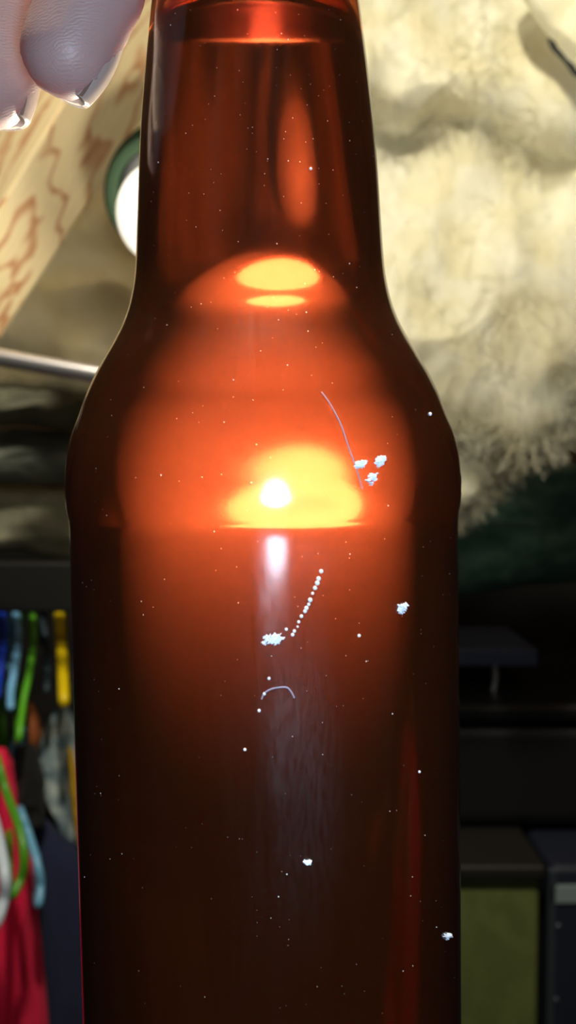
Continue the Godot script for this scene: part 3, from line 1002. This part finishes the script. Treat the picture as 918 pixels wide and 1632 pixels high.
func bottle() -> void:
	# outline measured on the photograph, as (radius, height over the base) in metres
	var b := BASE
	var pts := [Vector2(0, 0.004), Vector2(0.018, 0.003), Vector2(0.0255, 0.0), Vector2(0.0285, 0.0012), Vector2(0.0300, 0.005), Vector2(0.0303, 0.012)]
	for q in [[30.25, -87.0], [30.27, -60.0], [30.25, -38.0], [30.22, -22.7], [30.17, -14.6], [30.17, -9.4], [30.27, -7.7], [30.58, -6.1], [30.70, -3.7], [30.42, 0.7], [29.66, 4.5], [28.52, 7.5], [27.41, 10.5], [26.0, 13.6], [24.4, 16.5], [22.75, 19.3], [21.25, 22.3], [20.15, 25.6], [19.4, 29.7], [18.88, 37.1], [18.37, 46.1], [17.94, 52.2], [17.26, 58.8], [16.6, 64.6], [15.85, 70.7], [14.9, 78.0], [14.1, 85.0], [13.6, 90.0], [13.5, 92.0]]:
		pts.append(Vector2(q[0] / 1000.0, q[1] / 1000.0 + b))
	for q in [[14.3, 92.6], [14.6, 94.0], [14.3, 95.6], [13.3, 96.2], [12.9, 99.0], [13.2, 101.5], [12.9, 104.5], [12.0, 106.2], [10.5, 106.6], [9.5, 105.8]]:
		pts.append(Vector2(q[0] / 1000.0, q[1] / 1000.0 + b))
	prof = smooth_profile(pts, 0.0008)
	var level := b + 0.0652
	var skin := prof.duplicate()
	# down the inner wall to the meniscus and across the liquid's surface
	var inner := []
	for q in [[9.4, 104.5], [9.6, 98.0], [10.0, 90.0], [10.9, 82.0], [12.0, 74.0], [12.75, 69.0], [12.95, 67.2], [12.6, 66.1], [11.8, 65.5], [10.4, 65.25], [8.0, 65.2], [4.0, 65.2], [0.0, 65.2]]:
		inner.append(Vector2(q[0] / 1000.0, q[1] / 1000.0 + b))
	var cavity := smooth_profile(inner, 0.0006)
	for i in range(1, cavity.size()): skin.append(cavity[i])
	var o := thing("beer_bottle", "tall brown glass beer bottle held upright in the middle, glowing amber from the bulb behind", "bottle")
	o.transform = bottle_xf
	var tint := Color(0.50, 0.115, 0.026).linear_to_srgb()
	var glass := mat(Color(tint.r, tint.g, tint.b, 0.05), 0.12)
	glass.refraction_enabled = true
	glass.refraction_scale = 0.037
	glass.subsurf_scatter_enabled = true
	glass.subsurf_scatter_strength = 1.0
	glass.clearcoat_enabled = true
	glass.clearcoat = 1.0
	glass.clearcoat_roughness = 0.45
	glass.clearcoat_texture = smear_image()
	obj("glass", lathe([skin], 288, 0.00012, b - 0.004, 0.0055), glass, o)
	# crown cap
	var fl := SurfaceTool.new()
	var p := PackedVector3Array()
	var n := PackedVector3Array()
	var idx := PackedInt32Array()
	var ring := [[0.0, 0.1090], [0.008, 0.1089], [0.0118, 0.1083], [0.0135, 0.1068], [0.0143, 0.1045], [0.0152, 0.1022]]
	for i in ring.size():
		for s in 84:
			var a := TAU * s / 84
			var r: float = ring[i][0]
			if i >= 3: r += 0.0006 * (i - 2) * cos(a * 21.0)
			p.append(Vector3(r * sin(a), ring[i][1] + b, r * cos(a)))
			n.append(Vector3(sin(a) * i, 4.0 - i * 0.7, cos(a) * i).normalized())
	for i in ring.size() - 1:
		for s in 84:
			var k := i * 84 + s
			var k2 := i * 84 + (s + 1) % 84
			idx.append_array([k, k2, k + 84, k2, k2 + 84, k + 84])
	obj("crown_cap", build(p, n, PackedVector2Array(), idx), mat(Color(0.75, 0.68, 0.45), 0.3, 1.0), o)

	# the beer: fills the inside up to the level in the neck
	var beer := thing("beer", "dark amber beer filling the brown bottle to a level in its neck", "beer")
	beer.transform = bottle_xf
	var fill := [Vector2(0, 0.008), Vector2(0.02, 0.0075), Vector2(0.0262, 0.010), Vector2(0.0277, 0.016)]
	for q in prof:
		if q.y > 0.02 and q.y < level - 0.002: fill.append(Vector2(q.x - 0.0026 - 0.0006 * smoothstep(0.15, 0.19, q.y), q.y))
	fill.append_array([Vector2(0.0126, level - 0.0015), Vector2(0.0118, level - 0.0008), Vector2(0.010, level - 0.0006), Vector2(0.0, level - 0.0006)])
	var pr := PackedVector2Array()
	for q in fill: pr.append(q)
	tint = Color(0.24, 0.145, 0.19).linear_to_srgb()
	var ale := mat(Color(tint.r, tint.g, tint.b, 0.0), 0.0)
	ale.refraction_enabled = true
	ale.refraction_scale = 0.0002
	obj("liquid", lathe([pr], 120), ale, beer)

	# what clings to the glass
	var white := mat(Color(0.92, 0.95, 1.0), 0.6)
	var fluff := func(called: String, label: String, px: float, py: float, w: float, h: float, amount: int) -> void:
		var f := thing(called, label, "lint")
		f.transform = bottle_xf
		var pp := PackedVector3Array()
		var nn := PackedVector3Array()
		var ii := PackedInt32Array()
		for k in amount * 2:
			var ang := rng.randf() * TAU
			var out := pow(rng.randf(), 0.7) * (0.62 + 0.38 * sin(ang * 3.0 + px) * sin(ang * 2.0 + py))
			var x := px + cos(ang) * out * w - sin(ang) * out * h * 0.35
			var y := py + sin(ang) * out * h
			var s: Array = on_glass(x, y)
			var e: Array = on_glass(x + rng.randf_range(-5, 5), y + rng.randf_range(-4, 4))
			var mid: Vector3 = (s[0] + e[0]) / 2 + s[1] * rng.randf_range(0.0002, 0.0007)
			var t := tube(PackedVector3Array([s[0] + s[1] * 0.00005, mid, e[0] + e[1] * 0.00005]), rng.randf_range(0.00006, 0.00014), 5)
			var arr := t.surface_get_arrays(0)
			var first := pp.size()
			pp.append_array(arr[Mesh.ARRAY_VERTEX])
			nn.append_array(arr[Mesh.ARRAY_NORMAL])
			for q in arr[Mesh.ARRAY_INDEX]: ii.append(first + q)
		obj("fibres", build(pp, nn, PackedVector2Array(), ii), white, f)
	fluff.call("lint", "largest white lint flake on the bottle, at the lower end of the droplet chain", 437, 1018, 21, 10, 110)
	fluff.call("lint", "small white lint flake alone at the right of the bottle's body", 640, 968, 6, 10, 40)
	fluff.call("lint", "rounder white lint flake right of the blaze on the bottle, touching the long fibre", 572, 741, 11, 7, 45)
	fluff.call("lint", "slanting lint flake on the bottle's right shoulder, beside the rounder flake", 606, 733, 9, 11, 50)
	fluff.call("lint", "scattered crumbs of lint under the pair of flakes on the shoulder", 592, 762, 10, 14, 18)
	fluff.call("lint", "tiny white fleck low on the middle of the bottle", 490, 1374, 5, 2, 16)
	fluff.call("lint", "tiny bluish lint hook near the lower right edge of the bottle", 711, 1491, 4, 6, 8)
	var ball := SphereMesh.new()
	ball.radius = 1.0
	ball.height = 2.0
	ball.radial_segments = 16
	ball.rings = 8
	var drop_m := mat(Color(0.95, 0.97, 1.0), 0.1)
	var nth := ["first", "second", "third", "fourth", "fifth", "sixth", "seventh", "eighth", "ninth", "tenth", "eleventh", "twelfth", "thirteenth", "lowest"]
	var count := 0
	for q in [[511.6, 910.4, 3.6], [507.5, 922, 3.8], [505.6, 929, 4.0], [501.9, 937, 3.6], [498, 945.6, 2.6], [494.2, 956, 3.8], [492, 963, 2.8], [488.2, 969, 3.6], [486, 974, 3.2], [480.3, 982, 3.0], [476, 991, 2.6], [474.3, 998.6, 2.0], [469, 1005.6, 2.8], [466.3, 1011.5, 3.0], [456.2, 1002.8, 2.6]]:
		var s: Array = on_glass(q[0], q[1])
		var d := obj("droplet", ball, drop_m)
		tag(d, ("%s bright droplet from the top in the slanting chain on the bottle" % nth[count] if count < 13 else "lowest bright droplet of the slanting chain on the bottle" if count == 13 else "tiny droplet just above the large lint flake, beside the chain"), "droplet", "slanting chain of droplets on the bottle")
		count += 1
		d.transform = bottle_xf * Transform3D(Basis().scaled(Vector3.ONE * q[2] * 0.000082), s[0] + s[1] * 0.00005)
	for q in [[428.7, 1081, 2.8, "droplet just below the large lint flake"], [421.3, 1105.6, 2.8, "droplet at the end of the curled fibre"], [413, 1132.4, 2.8, "droplet left under the curled fibre"], [390.3, 1194.5, 2.6, "lowest droplet at the left of the bottle's middle"], [572, 1013, 2.8, "lone droplet halfway between both lint flakes of the body"], [685, 660, 3.4, "lone droplet high on the right of the shoulder"], [495, 269, 2.6, "lone droplet in the middle of the neck"], [668, 1230, 2.4, "lone droplet low at the right of the body"]]:
		var s: Array = on_glass(q[0], q[1])
		var d := obj("droplet", ball, drop_m)
		tag(d, "tiny bright " + q[3], "droplet", "single droplets on the bottle")
		d.transform = bottle_xf * Transform3D(Basis().scaled(Vector3.ONE * q[2] * 0.00008), s[0] + s[1] * 0.00005)
	var thread := func(label: String, path: Array, r: float) -> void:
		var w := []
		for q in path:
			var s: Array = on_glass(q.x, q.y)
			w.append(s[0] + s[1] * 0.00008)
		var f := obj("fibre", tube(curve(w, 8), r, 6), mat(Color(0.62, 0.58, 0.66), 0.8))
		f.transform = bottle_xf
		tag(f, label, "fibre", "fibres on the bottle")
	thread.call("curled hair-thin fibre arching on the front of the bottle's body", [Vector2(417, 1114), Vector2(422, 1104), Vector2(435, 1097), Vector2(455, 1095), Vector2(463, 1101), Vector2(469, 1112)], 0.00012)
	thread.call("long pale fibre running down the shoulder into the lint pair", [Vector2(512, 625), Vector2(525, 643), Vector2(542, 675), Vector2(556, 715), Vector2(567, 745), Vector2(577, 779)], 0.0001)
	# loose dust, all over the front
	var pp := PackedVector3Array()
	var nn := PackedVector3Array()
	var ii := PackedInt32Array()
	var octa := [Vector3.RIGHT, Vector3.LEFT, Vector3.UP, Vector3.DOWN, Vector3.FORWARD, Vector3.BACK]
	var faces := [[0, 2, 4], [0, 2, 5], [0, 3, 4], [0, 3, 5], [1, 2, 4], [1, 2, 5], [1, 3, 4], [1, 3, 5]]
	for k in 300:
		var y := rng.randf_range(10, 1625)
		var hw := radius_at(AXIS.y - 1.5 + BASE + (760.0 - y) / 10200.0) * 10200.0
		var x := 422.0 + rng.randf_range(-0.98, 0.98) * maxf(hw, 100.0)
		var s: Array = on_glass(x, y)
		var q: Vector3 = s[0]
		if absf(Vector2(q.x, q.z).length() - radius_at(q.y)) > 0.0003: continue
		var r := 0.000035 + 0.00008 * pow(rng.randf(), 4.0)
		var first := pp.size()
		for v in octa:
			pp.append(s[0] + v * r * rng.randf_range(0.7, 1.3))
			nn.append(v)
		for f in faces: ii.append_array([first + f[0], first + f[1], first + f[2]])
	var dust := obj("dust", build(pp, nn, PackedVector2Array(), ii), white)
	dust.transform = bottle_xf
	tag(dust, "fine pale dust specks scattered over the front of the bottle", "dust", "", "stuff")
